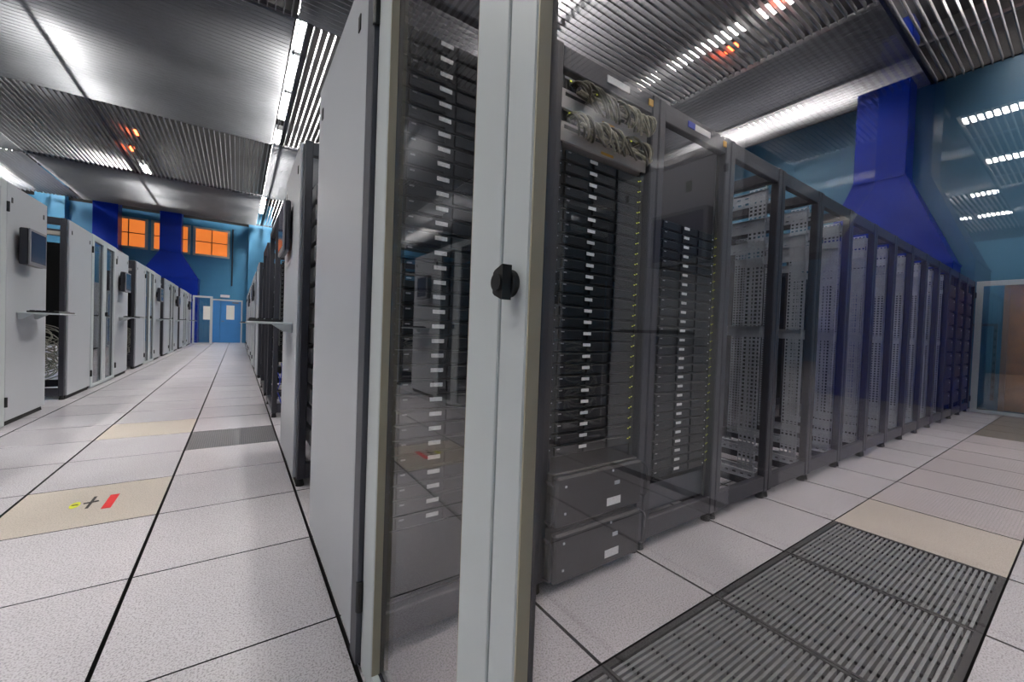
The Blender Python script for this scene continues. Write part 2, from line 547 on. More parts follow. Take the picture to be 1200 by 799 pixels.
# ------------------------------------------------------------------ ceiling: blade modules in a chequerboard, slab above
ceil = structure(box('ceiling', (X_LW, Y_BACK, Z_SLAB), (X_R, Y_FAR, Z_SLAB + 0.2), 'slab_dark'))
cel = Vector(ceil.location)
MOD = 5.25
XB = [-23.4, -17.3, -11.2, -5.14, 0.65, 7.1, 13.2]
YB = [1.85 + MOD * k for k in range(-1, 5)]
BH, BT, BP = 0.085, 0.012, 0.105
NB = 50
INDIV = {(4, 1), (5, 1), (3, 1), (3, 2), (4, 2)}
ball = []
def blade(ax, a, b, c):
    """ax 'X': runs along x from a to b at y=c"""
    if ax == 'X':
        return (a, c - BT / 2, ZC), (b, c + BT / 2, ZC + BH)
    return (c - BT / 2, a, ZC), (c + BT / 2, b, ZC + BH)
for mi in range(len(XB) - 1):
    for mj in range(len(YB) - 1):
        x0, x1, y0, y1 = XB[mi], min(XB[mi + 1], X_R - 0.01), YB[mj], YB[mj + 1]
        ax = 'X' if (mi + mj) % 2 == 1 else 'Y'
        for k in range(NB if ax == 'X' else int((x1 - x0) / BP)):
            if ax == 'X':
                a, b = blade('X', x0 + 0.02, x1 - 0.02, y0 + BP * (k + 0.5))
            else:
                c = x0 + BP * (k + 0.5)
                if c > x1 - 0.03:
                    continue
                a, b = blade('Y', y0 + 0.02, y1 - 0.02, c)
            if (mi, mj) in INDIV:
                box('ceiling_blade', Vector(a) - cel, Vector(b) - cel, 'alu', ceil)
            else:
                ball.append((Vector(a) - cel, Vector(b) - cel))
o = mesh_obj('ceiling_blades', boxes_mesh('ceiling_blades', ball, 'alu'), ceil)
o['kind'] = 'stuff'
# carrier rails resting on the blades
LX = [-23.2, -19.8, -16.4, -13.0, -9.6, -6.15, -2.75, 0.86, 3.95, 8.8]
for x in LX:
    box('carrier_rail', Vector((x - 0.035, YB[0], ZC + BH)) - cel, Vector((x + 0.035, YB[-1], ZC + BH + 0.04)) - cel, 'anthracite', ceil)
for y in YB[1:]:
    box('carrier_rail', Vector((XB[0], y - 0.02, ZC + 0.03)) - cel, Vector((X_R - 0.01, y + 0.02, ZC + BH)) - cel, 'anthracite', ceil)

def lamp(x, y, n, where):
    t = thing('fluorescent_light', where, 'lamp', (x, y, ZC + BH + LIFT), 0, 'lights above the ceiling blades')
    box('housing', (-0.12, -0.74, 0.055), (0.12, 0.74, 0.12), 'lamp_white', t)
    for s in (-1, 1):
        box('diffuser', (s * 0.06 - 0.05, -0.70, 0.0), (s * 0.06 + 0.05, 0.70, 0.055), 'diffuser', t)
        box('end_cap', (-0.12, s * 0.72 - 0.02, -0.005), (0.12, s * 0.72 + 0.02, 0.055), 'lamp_white', t)
        box('hanger', (-0.01, s * 0.5 - 0.01, 0.12), (0.01, s * 0.5 + 0.01, Z_SLAB - 0.001 - (ZC + BH + LIFT)), 'alu', t)
LIFT = 0.46
RUNS = {-23.2: [2.2, 3.8], -19.8: [0.4, 2.0, 5.0], -16.4: [1.6, 3.2], -13.0: [0.2, 1.8, 4.4], -9.6: [4.6, 6.2, 12.0],
        -6.15: [2.6, 4.2, 5.8, 12.9, 14.5, 16.1, 18.4, 20.0, 21.6], -2.75: [1.2, 2.8, 4.4, 9.8, 11.4, 19.0, 20.6],
        0.86: [-3.9, -2.3, -0.7, 3.4, 8.1, 9.65, 11.2, 13.3, 14.85, 16.4, 18.6, 20.2, 21.8], 3.95: [-3.0, -1.4, 0.2, 2.9, 4.5, 6.1, 8.6, 12], 8.8: [-3.0, -1.4, 0.2, 3.6, 5.2, 9.5]}  # added: fixtures behind the camera light rack fronts, farthest aisle-edge ones the far wall
NAMEX = {-23.2: 'leftmost light line', -19.8: 'second light line from the left wall', -16.4: 'third light line from the left wall', -13.0: 'fourth light line from the left wall', -9.6: 'light line left of the far left one',
         -6.15: 'far left light line', -2.75: 'light line above the left racks', 0.86: 'light line above the aisle edge', 3.95: 'light line above the glass door racks', 8.8: 'light line near the right wall'}
for x in LX:
    for n, y in enumerate(RUNS[x]):
        lamp(x, y, n, 'white fluorescent light, %s along the %s' % (ORD[n], NAMEX[x]))
for n, (x, y, w) in enumerate([(-2.25, 14.2, 'nearer of two above the left racks'), (-2.55, 15.6, 'farther of two above the left racks'), (6.6, 3.6, 'in the dark slats over the row of racks'),
                               (6.2, 2.6, 'nearest the module corner right of the glass door'), (0.85, 18.6, 'over the far aisle end'), (8.2, 0.9, 'near the right wall')]):
    o = thing('indicator_lamp', 'small orange lamp above the ceiling blades, %s' % w, 'lamp', (x, y, ZC + BH + 0.03), 0, 'orange lamps in the ceiling')
    box('lamp_base', (-0.06, -0.12, 0.08), (0.06, 0.12, 0.12), 'black', o)
    box('lamp_lens', (-0.045, -0.10, 0.0), (0.045, 0.10, 0.08), 'glow_orange', o, 0.015)

# ------------------------------------------------------------------ ducts
def duct(x, y, w, dd, label, z_h0, z_h1, hw, hd):
    """shaft w x dd centred at x,y; hood flares from z_h1 down to z_h0 with size hw x hd, box below"""
    t = thing('air_duct', label, 'duct', (x, y, 0), 0, 'blue air ducts')
    box('shaft', (-w / 2, -dd / 2, z_h1), (w / 2, dd / 2, Z_SLAB - 0.002), 'duct_blue', t, 0.012)
    V = [(-hw / 2, -hd / 2, z_h0), (hw / 2, -hd / 2, z_h0), (hw / 2, hd / 2, z_h0), (-hw / 2, hd / 2, z_h0),
         (-w / 2, -dd / 2, z_h1), (w / 2, -dd / 2, z_h1), (w / 2, dd / 2, z_h1), (-w / 2, dd / 2, z_h1)]
    me = bpy.data.meshes.new('hood')
    me.from_pydata(V, [], [(0, 3, 2, 1), (4, 5, 6, 7), (0, 1, 5, 4), (1, 2, 6, 5), (2, 3, 7, 6), (3, 0, 4, 7)])
    me.materials.append(MATS['duct_blue'])
    mesh_obj('hood', me, t)
    box('plenum_box', (-hw / 2 + 0.001, -hd / 2 + 0.001, 0), (hw / 2 - 0.001, hd / 2 - 0.001, z_h0), 'duct_blue', t, 0.01)
    for z in (z_h1, z_h0):
        ww, d2 = (w, dd) if z == z_h1 else (hw, hd)
        box('flange', (-ww / 2 - 0.012, -d2 / 2 - 0.012, z - 0.012), (ww / 2 + 0.012, d2 / 2 + 0.012, z + 0.012), 'duct_blue', t)
duct(-2.46, 23.1, 0.72, 0.70, 'blue duct with flared hood in front of the orange windows', 2.85, 3.92, 1.95, 0.96)
duct(-4.48, 23.1, 0.74, 0.70, 'blue duct behind the nearest left glass doors, leftmost of the three', 2.75, 3.85, 1.95, 0.96)
duct(9.70, 2.38, 0.44, 0.72, 'blue duct with flared hood above the row of empty racks', 2.35, 3.95, 0.62, 2.0)
duct(-9.55, 2.15, 0.70, 0.75, 'blue duct against the left wall, mirrored in the glass door', 2.35, 3.95, 1.6, 2.0)

# ------------------------------------------------------------------ racks
PW = 0.045
def holes_plate(name, dy, h, cols, rows, mt, hole=0.55):
    """plate in the y-z plane with square holes, 2 mm thick"""
    L = []
    py, pz = dy / cols, h / rows
    wy, wz = py * (1 - hole), pz * (1 - hole)
    for c in range(cols + 1):
        a = 0 if c == 0 else c * py - wy / 2
        b = dy if c == cols else c * py + wy / 2
        L.append(((0, a, 0), (0.002, b, h)))
    for c in range(cols):
        a, b = c * py + (0 if c == 0 else wy / 2), (c + 1) * py - (0 if c == cols - 1 else wy / 2)
        for r in range(rows + 1):
            z0, z1 = max(0, r * pz - wz / 2), min(h, r * pz + wz / 2)
            L.append(((0, a, z0), (0.002, b, z1)))
    return boxes_mesh(name, L, mt)
ZR0, ZR1 = 0.13, 1.90
rail_side = holes_plate('perforated_rail', 0.105, ZR1 - ZR0, 4, 74, 'zinc', 0.56)
rail_face = holes_plate('slotted_flange', 0.022, ZR1 - ZR0, 1, 84, 'zinc', 0.5)
rail_plain = box_mesh(0.004, 0.026, ZR1 - ZR0, 'zinc', 0.0, 'mounting_rail')
def beam_holes(d):
    L = [((0, 0, 0), (0.002, d, 0.018)), ((0, 0, 0.032), (0.002, d, 0.05)), ((-0.02, 0, 0.05), (0.002, d, 0.052))]
    n = int(d / 0.045)
    for k in range(n):
        L.append(((0, d * k / n, 0.018), (0.002, d * k / n + 0.025, 0.032)))
    return boxes_mesh('depth_beam', L, 'zinc')
dbeam = beam_holes(0.80)
foot_me = cyl_mesh('foot', 0.024, 0.05, 'Z', 'rubber', 12, 0.016)

def rack_frame(t, w, d, h, front_rails=True, feet=True, top=0.085, frame='anthracite'):
    z0 = 0.045
    for x in (0.002, w - PW - 0.002):
        for y in (0, d - PW):
            box('post', (x, y, z0), (x + PW, y + PW, h), frame, t, 0.005)
            if feet:
                mesh_obj('foot', foot_me, t, (x + PW / 2, y + PW / 2 + (0.012 if y == 0 else -0.012), 0.025))
    for y in (0.004, d - PW + 0.004):
        box('top_rail', (PW, y, h - top), (w - PW, y + 0.036, h - 0.003), frame, t, 0.004)
        if front_rails or y > 0.1:
            box('bottom_rail', (PW, y, z0 + 0.006), (w - PW, y + 0.036, z0 + 0.095), frame, t, 0.004)
    for x in (0.006, w - PW + 0.004):
        box('side_rail', (x, PW, h - 0.06), (x + 0.035, d - PW, h - 0.003), frame, t)
        box('side_rail', (x, PW, z0 + 0.006), (x + 0.035, d - PW, z0 + 0.06), frame, t)

def zinc_rails(t, w, d):
    for side in (0, 1):
        x = PW + 0.012 if side == 0 else w - PW - 0.014
        for y in (0.055, d - 0.16):
            if side == 0:
                mesh_obj('mounting_rail', rail_plain, t, (x, y + 0.012, (ZR0 + ZR1) / 2))
                continue
            r = mesh_obj('mounting_rail', rail_side, t, (x, y, ZR0))
            f = mesh_obj('slotted_flange', rail_face, r, (0, 0, 0))
            f.rotation_euler = (0, 0, PI / 2)   # the flange turns in towards the middle of the rack
        for z in (0.10, 1.0, 1.66, 1.83):
            if side == 0:
                mesh_obj('depth_beam', dbeam, t, (x - 0.008, 0.05, z))
            else:
                mesh_obj('depth_beam', dbeam, t, (x + 0.006, 0.05, z))

def side_panel(t, x, d, h, out, y0=0.055, latch=True):
    """light grey panel on the side at local x, outward direction out (+1/-1)"""
    p = box('side_panel', (x, y0, 0.045), (x + out * 0.018, d - 0.012, h - 0.004), 'panel', t, 0.003)
    if latch:
        pl = Vector(p.location)
        for y in (y0 + 0.09, d - 0.10):
            box('panel_lock', Vector((x + out * 0.017, y - 0.012, h - 0.16)) - pl, Vector((x + out * 0.021, y + 0.012, h - 0.115)) - pl, 'black', p)
    box('plinth', (x, 0.055, 0.0), (x - out * 0.02, d - 0.055, 0.043), 'rubber', t)
    return p

# --- servers
LABX = 0.25
def server_meshes():
    return dict(body=box_mesh(0.435, 0.60, 0.0415, 'server', 0.0, 'chassis'), ear=box_mesh(0.022, 0.006, 0.0405, 'server', 0.0, 'ear'),
                bay=box_mesh(0.118, 0.008, 0.034, 'server_bay', 0.002, 'drive_bay'), lab=box_mesh(0.040, 0.002, 0.012, 'sticker', 0.0, 'label_sticker'),
                led=box_mesh(0.0045, 0.003, 0.003, 'led_lime', 0.0, 'status_light'), led2=box_mesh(0.004, 0.003, 0.003, 'led_white', 0.0, 'status_light'),
                screw=box_mesh(0.005, 0.003, 0.005, 'zinc', 0.001, 'screw'), btn=box_mesh(0.014, 0.003, 0.004, 'unit_grey', 0.0, 'pull_tab'))
SM = server_meshes()
def server(x, y, z, label, group, labx=0.25, ledx=0.525, lit=True):
    t = thing('rack_server', label, 'server', (x, y, z), 0, group)
    mesh_obj('chassis', SM['body'], t, (0.30, 0.30, 0.0222))
    for s in (0.0715, 0.5285):
        e = mesh_obj('ear', SM['ear'], t, (s, 0.0035, 0.0222))
        mesh_obj('screw', SM['screw'], e, (0, -0.0045, 0.008))
    for k, bx in enumerate((0.150, 0.300, 0.435)):
        mesh_obj('drive_bay', SM['bay'], t, (bx, -0.004, 0.0222))
    mesh_obj('label_sticker', SM['lab'], t, (labx, -0.0095, 0.028))
    mesh_obj('pull_tab', SM['btn'], t, (0.108, -0.0095, 0.032))
    if lit:
        for dx, dz, mm in ((0, 0, 'led'), (0.012, 0.004, 'led'), (-0.02, -0.008, 'led2')):
            mesh_obj('status_light', SM[mm], t, (ledx - 0.012 + dx, -0.0095 if ledx < 0.51 else -0.0015, 0.024 + dz))
    else:
        mesh_obj('status_light', SM['led2'], t, (ledx - 0.012, -0.0015, 0.024))
    return t

U = 0.04445
def server_stack(rx, n, z0, where, group, labx, ledx):
    for k in range(n):
        server(rx, RF + 0.03, z0 + U * (n - 1 - k), 'black slim server, %s from the top in %s' % (ORD[k], where), group, labx, ledx, lit=True)

# --- the row behind the glass doors: 15 racks
NR = 15
for k in range(NR):
    x = XD + 0.6 * k
    if k == 0:
        lab = 'dark rack of servers with pale grey end panel beside the glass door'
    elif k == 1:
        lab = 'dark rack with patch cables on top and two storage boxes below'
    elif k == 2:
        lab = 'dark rack with servers below an empty upper part'
    elif k < 12:
        lab = 'empty anthracite rack frame with perforated zinc rails, %s of the empty ones' % ORD[k - 3]
    else:
        lab = 'dark rack full of black equipment, %s from the far glass door' % ORD[NR - 1 - k]
    t = thing('server_rack', lab, 'rack', (x, RF, 0), 0, 'racks in the row behind the glass door')
    rack_frame(t, 0.6, 0.9, 2.0, front_rails=(k != 1))
    if k == 0:
        side_panel(t, 0.004, 0.9, 2.0, -1, 0.075)
        box('corner_trim', (-0.014, 0.010, 0.02), (0.0015, 0.0745, 2.0), 'anthracite_side', t, 0.002)
    if k in (0, 1, 2, 12, 13, 14):
        # inner side sheets and mounting angles
        for sx in (0.049, 0.547):
            if k == 0 and sx < 0.1:
                continue
            p = box('side_sheet', (sx, 0.05, 0.14), (sx + 0.004, 0.85, 1.93), 'anthracite_side', t)
            if k == 2 and sx > 0.3:
                box('slot_cutout', Vector((-0.006, -0.27, 0.735)), Vector((-0.0021, -0.235, 0.795)), 'black', p)
        for sx in (0.056, 0.524):
            box('mounting_angle', (sx, 0.028, 0.14), (sx + 0.02, 0.034, 1.91), 'black', t)
    else:
        zinc_rails(t, 0.6, 0.9)
    if k == 0:
        box('blanking_plate', (0.056, 0.034, 0.15), (0.546, 0.038, 0.355), 'black', t)  # added black sheet, stands in for the dark interior below the servers
    if k in (0, 1):
        box('rear_door', (0.05, 0.875, 0.145), (0.55, 0.89, 1.91), 'black', t)
    if k == 2:
        box('blanking_plate', (0.05, 0.040, 0.15), (0.546, 0.043, 0.275), 'anthracite_side', t)
        box('rear_door', (0.05, 0.875, 0.145), (0.55, 0.89, 1.91), 'anthracite_side', t)
    if k >= 12:
        box('rear_door', (0.05, 0.875, 0.145), (0.55, 0.89, 1.91), 'black', t)
    if k in (1, 2):
        q = box('name_plate', (0.27, -0.0005, 1.945), (0.40, 0.004, 1.972), 'sticker', t)
        if k == 2:
            box('name_plate', (0.215, -0.0005, 1.945), (0.268, 0.004, 1.972), 'sticker_blue', t)
        box('warning_sticker', (0.525, -0.0005, 1.945), (0.552, 0.004, 1.972), 'sticker_orange', t)

server_stack(XD, 33, 0.36, 'the rack beside the pale grey end panel', 'servers in the rack beside the end panel', 0.205, 0.40)
server_stack(XD + 0.6, 26, 0.49, 'the rack with the patch cables', 'servers under the patch cables', 0.235, 0.525)
server_stack(XD + 1.2, 27, 0.30, 'the rack with the empty upper part', 'servers under the empty rack space', 0.272, 0.545)

# equipment of the far filled racks
for k in (12, 13, 14):
    x = XD + 0.6 * k
    for n in range(9):
        z = 0.20 + 0.18 * n
        t = thing('black_unit', 'black equipment unit, %s from below in the %s rack from the far glass door' % (ORD[n], ORD[NR - 1 - k]), 'unit', (x, RF + 0.03, z), 0, 'units in the far racks')
        box('chassis', (0.08, 0.0, 0.0), (0.52, 0.6, 0.168), 'server', t, 0.004)
        box('bezel', (0.095, -0.012, 0.012), (0.505, 0.0, 0.155), 'server_bay', t, 0.004)
        box('status_light', (0.42, -0.015, 0.12), (0.44, -0.0125, 0.13), 'led_white', t)

# --- patch gear at the top of the second rack
x1 = XD + 0.6
for n, (zs, zp) in enumerate([(1.858, 1.785), (1.740, 1.667)]):
    pos = ('upper', 'lower')[n]
    t = thing('network_switch', '%s black network switch with green lights behind patch cables' % pos, 'switch', (x1, RF + 0.03, zs), 0, 'network switches')
    box('chassis', (0.08, 0.0, 0.0), (0.52, 0.4, 0.045), 'server', t, 0.002)
    for q in range(24):
        xx = 0.095 + q * 0.0173
        pt = box('port', (xx, -0.006, 0.006), (xx + 0.013, -0.0005, 0.038), 'black', t)
        if q % 2 == 0:
            box('port_light', (-0.004, -0.006, 0.012), (0.004, -0.0035, 0.016), 'led_lime', pt)
    # grey cable tray plate with a long slot
    t = thing('cable_manager', '%s pale grey cable manager plate below a network switch' % pos, 'cable manager', (x1, RF + 0.02, zp), 0, 'cable manager plates')
    me = boxes_mesh('slotted_plate', [((0.055, 0, 0), (0.545, 0.004, 0.046)), ((0.055, 0, 0.062), (0.545, 0.004, 0.070)), ((0.055, 0, 0.046), (0.075, 0.004, 0.062)), ((0.525, 0, 0.046), (0.545, 0.004, 0.062))], 'plate_grey')
    mesh_obj('slotted_plate', me, t)
    box('slot_back', (0.075, 0.006, 0.044), (0.525, 0.008, 0.064), 'black', t)
    box('tray_lip', (0.055, 0.008, 0.0), (0.545, 0.12, 0.003), 'plate_grey', t)
    box('caution_label', (0.27, -0.0015, 0.006), (0.34, -0.0002, 0.016), 'sticker_orange', t)
    paths = []
    R2 = random.Random(n + 3)
    for q in range(30):
        xs = 0.085 + 0.42 * R2.random() ** 0.9
        xe = min(0.545, xs + 0.05 + R2.random() * 0.14)
        bulge = 0.03 + 0.03 * R2.random()
        paths.append([Vector((p.x + x1, p.y + RF + 0.03, p.z + zs)) for p in bez([(xs, -0.004, 0.022), (xs + 0.01, -bulge * 1.5, 0.042), (xs + 0.03, -bulge * 1.7, -0.02), (xe - 0.03, -bulge * 1.0, -0.055 - 0.02 * R2.random()), (xe, -0.015, -0.022 - 0.02 * R2.random())], 9)])
    for q in range(5):
        z = -0.028 + 0.03 * R2.random()
        y = -0.02 - 0.03 * R2.random()
        paths.append([Vector((x1 + 0.12 + 0.42 * s / 12, RF + 0.03 + y + 0.006 * math.sin(s * 1.3 + q), zs + z + 0.008 * math.sin(s * 0.9 + q * 2) - 0.012 * s / 12)) for s in range(13)])
    c = mesh_obj('patch_cables', tubes_mesh('patch_cables', paths, 0.0048, 'cable_olive', 6, 'cable_drab'))
    c['kind'] = 'stuff'
    tag(c, '%s bundle of olive grey patch cables draped from a network switch' % pos, 'cables')

# --- two big storage boxes at the foot of the second rack
for n, z in enumerate((0.245, 0.035)):
    t = thing('storage_server', '%s dark grey storage box with white label at foot of cable rack' % ('upper', 'lower')[n], 'server', (x1, RF - 0.035, z), 0, 'storage boxes at the rack foot')
    box('chassis', (0.06, 0.03, 0.0), (0.54, 0.75, 0.195), 'server', t, 0.004)
    box('bezel', (0.062, 0.0, 0.004), (0.538, 0.032, 0.190), 'storage_bezel', t, 0.008)
    box('label_sticker', (0.325, -0.0015, 0.035), (0.405, -0.0002, 0.066), 'sticker', t)
    box('badge', (0.365, -0.003, 0.115), (0.395, -0.0002, 0.13), 'zinc', t)
    for hx in (0.035, 0.555):
        mesh_obj('pull_handle', tubes_mesh('pull_handle', [[(hx, 0.03, 0.03), (hx, -0.004, 0.035), (hx, -0.012, 0.05), (hx, -0.012, 0.155), (hx, -0.004, 0.17), (hx, 0.03, 0.175)]], 0.005, 'anthracite'), t)
    for dx, dz in ((0.10, 0.15), (0.10, 0.05), (0.35, 0.17)):
        box('bezel_screw', (dx, -0.003, dz), (dx + 0.008, -0.0002, dz + 0.008), 'zinc', t)

# ------------------------------------------------------------------ containment doors
hinge_me = cyl_mesh('hinge', 0.011, 0.085, 'Z', 'black', 12, bev=0.002)
def leaf(t, y0, y1, h, hinge, side, x=0.0, sw_h=0.10, sw_m=0.075, glass='glass', thick=0.034):
    """door leaf in the local y-z plane from y0 to y1. hinge: 'lo' or 'hi' y. side: outward x direction of the aisle face"""
    lf = lnk(bpy.data.objects.new('door_leaf', None), t, (x, y0, 0))
    w = y1 - y0
    s0 = sw_h if hinge == 'lo' else sw_m
    s1 = sw_m if hinge == 'lo' else sw_h
    zb, zt = 0.012, h
    fx = side * thick / 2
    ix = -side * thick / 2
    gx = -side * thick * 0.05
    for nm, a, b, c, dd in (('stile', 0, s0, zb, zt), ('stile', w - s1, w, zb, zt), ('rail', s0, w - s1, zb, zb + 0.045), ('rail', s0, w - s1, zt - 0.075, zt)):
        box(nm, (gx, a, c), (fx, b, dd), 'door_frame', lf, 0.002)
    for nm, a, b, c, dd in (('gasket', 0.004, s0 - 0.001, zb, zt), ('gasket', w - s1 + 0.001, w - 0.004, zb, zt), ('gasket', s0, w - s1, zb, zb + 0.044), ('gasket', s0, w - s1, zt - 0.074, zt)):
        box(nm, (ix, a, c), (gx, b, dd), 'anthracite', lf)
    box('glass_pane', (gx - side * 0.004, s0 - 0.0005, zb + 0.0445), (gx - side * 0.010, w - s1 + 0.0005, zt - 0.0745), glass, lf)
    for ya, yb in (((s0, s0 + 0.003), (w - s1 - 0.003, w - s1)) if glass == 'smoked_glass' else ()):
        box('stile_shade_strip', (gx - side * 0.003, ya, zb + 0.045), (fx - side * 0.002, yb, zt - 0.075), 'stile_shade', lf)  # olive strip paints the shading on the grey stile's inner side
    for z in (0.21, h - 0.21):
        hy = -0.004 if hinge == 'lo' else w + 0.004
        mesh_obj('hinge', hinge_me, lf, (fx + side * 0.006, hy, z))
    return lf, fx

def double_door(t, w, h, side, knob=True):
    a = leaf(t, 0.004, w / 2 - 0.003, h, 'lo', side)
    b = leaf(t, w / 2 + 0.003, w - 0.004, h, 'hi', side)
    return a, b

# --- the big glass double door next to the camera
main = thing('containment_door', 'large glass double door with pale grey frames and black knob', 'door', (XD + 0.017, -0.09, 0), 0)
Y0 = -0.09
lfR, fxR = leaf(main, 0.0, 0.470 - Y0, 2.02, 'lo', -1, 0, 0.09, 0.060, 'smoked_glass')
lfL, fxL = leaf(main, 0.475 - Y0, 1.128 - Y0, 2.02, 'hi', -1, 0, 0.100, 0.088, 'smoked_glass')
# swing-handle lock on the right leaf
hb = lnk(bpy.data.objects.new('lock_handle', None), lfR, (fxR, 0.470 - Y0 - 0.026, 1.019))
mesh_obj('rosette', cyl_mesh('rosette', 0.0185, 0.010, 'X', 'black', 24, bev=0.002), hb, (-0.005, 0.0, 0.0))
me = prism_mesh('lever', [(0.010, -0.013), (0.010, 0.013), (0.006, 0.0165), (-0.011, 0.0225), (-0.013, 0.0225), (-0.013, -0.0225), (-0.011, -0.0225), (0.006, -0.0165)], -0.024, -0.010, 'black')
mesh_obj('lever', me, hb)
mesh_obj('knob', cyl_mesh('knob', 0.0115, 0.003, 'X', 'black', 20), hb, (-0.0255, -0.001, 0.0))

# --- far end of the cold aisle
fe = thing('containment_door', 'pale framed glass door at the far end of the rack row', 'door', (XD + 0.6 * NR + 0.03, -0.06, 0), 0)
leaf(fe, 0.0, 0.585, 2.0, 'lo', -1, 0, 0.07, 0.06)
leaf(fe, 0.59, 1.17, 2.0, 'hi', -1, 0, 0.07, 0.06)
# behind it: brown door and surface cable duct on the blue wall
d2 = structure(lnk(bpy.data.objects.new('door_2', None), None, (X_R - 0.05, -0.10, 0)))
box('door_leaf', (0.0, 0.05, 0.01), (0.04, 0.94, 1.98), 'wood', d2, 0.004)
box('door_frame', (-0.02, 0.94, 0.0), (0.049, 1.00, 2.04), 'mullion', d2)
box('door_frame', (-0.02, -0.01, 0.0), (0.049, 0.05, 2.04), 'mullion', d2)
box('door_frame', (-0.02, 0.05, 1.98), (0.049, 0.94, 2.04), 'mullion', d2)
box('door_handle', (-0.04, 0.10, 1.0), (-0.001, 0.2, 1.03), 'alu', d2)
cd = thing('cable_duct', 'thin grey slotted cable duct on blue wall behind far glass door', 'cable duct', (X_R - 0.03, 0.95, 0.15))
box('upright', (0, 0, 0), (0.028, 0.04, 1.20), 'anthracite_side', cd)
box('cross_run', (0, 0, 1.20), (0.028, 0.50, 1.24), 'anthracite_side', cd)
for q in range(9):
    box('slot', (-0.002, 0.008, 0.06 + q * 0.13), (-0.0002, 0.032, 0.11 + q * 0.13), 'black', cd)

# ------------------------------------------------------------------ consoles on the row ends
def monitor(x, y, z, side, label, tilt=0.0, h=0.32, w=0.37, gap=0.03, th=0.055):
    t = thing('monitor', label, 'monitor', (x, y, z), tilt, 'wall monitors on the row ends')
    s = side
    box('bracket', (0, -0.06, -0.06), (s * gap, 0.06, 0.06), 'black', t)
    box('housing', (s * gap, -w / 2, -h / 2), (s * (gap + th), w / 2, h / 2), 'monitor_dark', t, 0.008)
    e = gap + th
    box('bezel', (s * e, -w / 2, -h / 2), (s * (e + 0.012), w / 2, h / 2), 'monitor_bezel', t, 0.003)
    box('screen', (s * (e + 0.0118), -w / 2 + 0.022, -h / 2 + 0.03), (s * (e + 0.0135), w / 2 - 0.022, h / 2 - 0.022), 'screen', t)
def console_tray(x, y, z, side, label, depth=0.27, w=0.46):
    t = thing('keyboard_tray', label, 'tray', (x, y, z), 0, 'keyboard trays on the row ends')
    s = side
    box('tray_board', (s * 0.004, -w / 2, 0), (s * depth, w / 2, 0.014), 'door_frame', t, 0.003)
    for yy in (-w / 2 + 0.04, w / 2 - 0.06):
        V = [(0, 0, -0.05), (s * 0.02, 0, -0.05), (s * 0.09, 0, -0.001), (0, 0, -0.001)]
        V = V + [(a, 0.018, c) for a, b, c in V]
        me = bpy.data.meshes.new('bracket')
        me.from_pydata(V, [], [(0, 1, 2, 3), (7, 6, 5, 4), (0, 4, 5, 1), (1, 5, 6, 2), (2, 6, 7, 3), (3, 7, 4, 0)])
        me.materials.append(MATS['door_frame'])
        mesh_obj('bracket', me, t, (s * 0.0005, yy, 0))
    k = thing('keyboard', label.replace('keyboard tray', 'keyboard on its tray').replace('pale grey ', 'black '), 'keyboard', (x, y, z + 0.0145), 0, 'keyboards on the row ends')
    box('case', (s * 0.06, -w / 2 + 0.01, 0), (s * (depth - 0.01), w / 2 - 0.01, 0.014), 'black', k, 0.003)
    for r in range(4):
        box('key_row', (s * (0.075 + 0.04 * r), -w / 2 + 0.025, 0.014), (s * (0.107 + 0.04 * r), w / 2 - 0.025, 0.020), 'server_bay', k)

# ------------------------------------------------------------------ racks closing the rows along the main aisle
def end_rack(name_side, y0, y1, label, front_lo, panel=True, fill='dark', h=2.05, w=0.6):
    """rack at the end of a row. name_side 'L' or 'R'. front_lo: its front faces low y"""
    dpt = y1 - y0
    if name_side == 'L':
        x = XL - w
        out = 1
    else:
        x = XD
        out = -1
    t = thing('server_rack', label, 'rack', (x, y0, 0), 0, 'racks at the row ends along the aisle')
    rack_frame(t, w, dpt, h)
    if panel:
        if dpt > 1.2:
            side_panel(t, w - 0.004 if out > 0 else 0.004, dpt, h, out, 0.012)
        else:
            side_panel(t, w - 0.004 if out > 0 else 0.004, dpt, h, out, 0.012 if not front_lo else 0.055)
    # inner sheets
    xs = 0.05 if out > 0 else w - 0.054
    box('side_sheet', (xs, 0.05, 0.14), (xs + 0.004, dpt - 0.05, h - 0.1), 'black', t)
    if not panel:
        pass
    return t, x, out

def fill_units(x, y, z0, n, step, label, cat, group, mt, bz, w=0.6, face=-1, dp=0.5, hh=None):
    hh = hh or step * 0.86
    for k in range(n):
        u = thing('equipment_unit', '%s, %s from below' % (label, ORD[k]), cat, (x, y, z0 + step * k), 0, group)
        a, b = (0.0, dp) if face < 0 else (-dp, 0.0)
        box('chassis', (0.075, a, 0), (w - 0.075, b, hh), mt, u, 0.004)
        f0, f1 = (-0.015, 0.0) if face < 0 else (0.0, 0.015)
        box('bezel', (0.09, f0, 0.006), (w - 0.09, f1, hh - 0.006), bz, u, 0.004)
        box('latch', (w - 0.13, f0 - 0.004 if face < 0 else f1, hh * 0.4), (w - 0.10, f0 if face < 0 else f1 + 0.004, hh * 0.6), 'black', u)

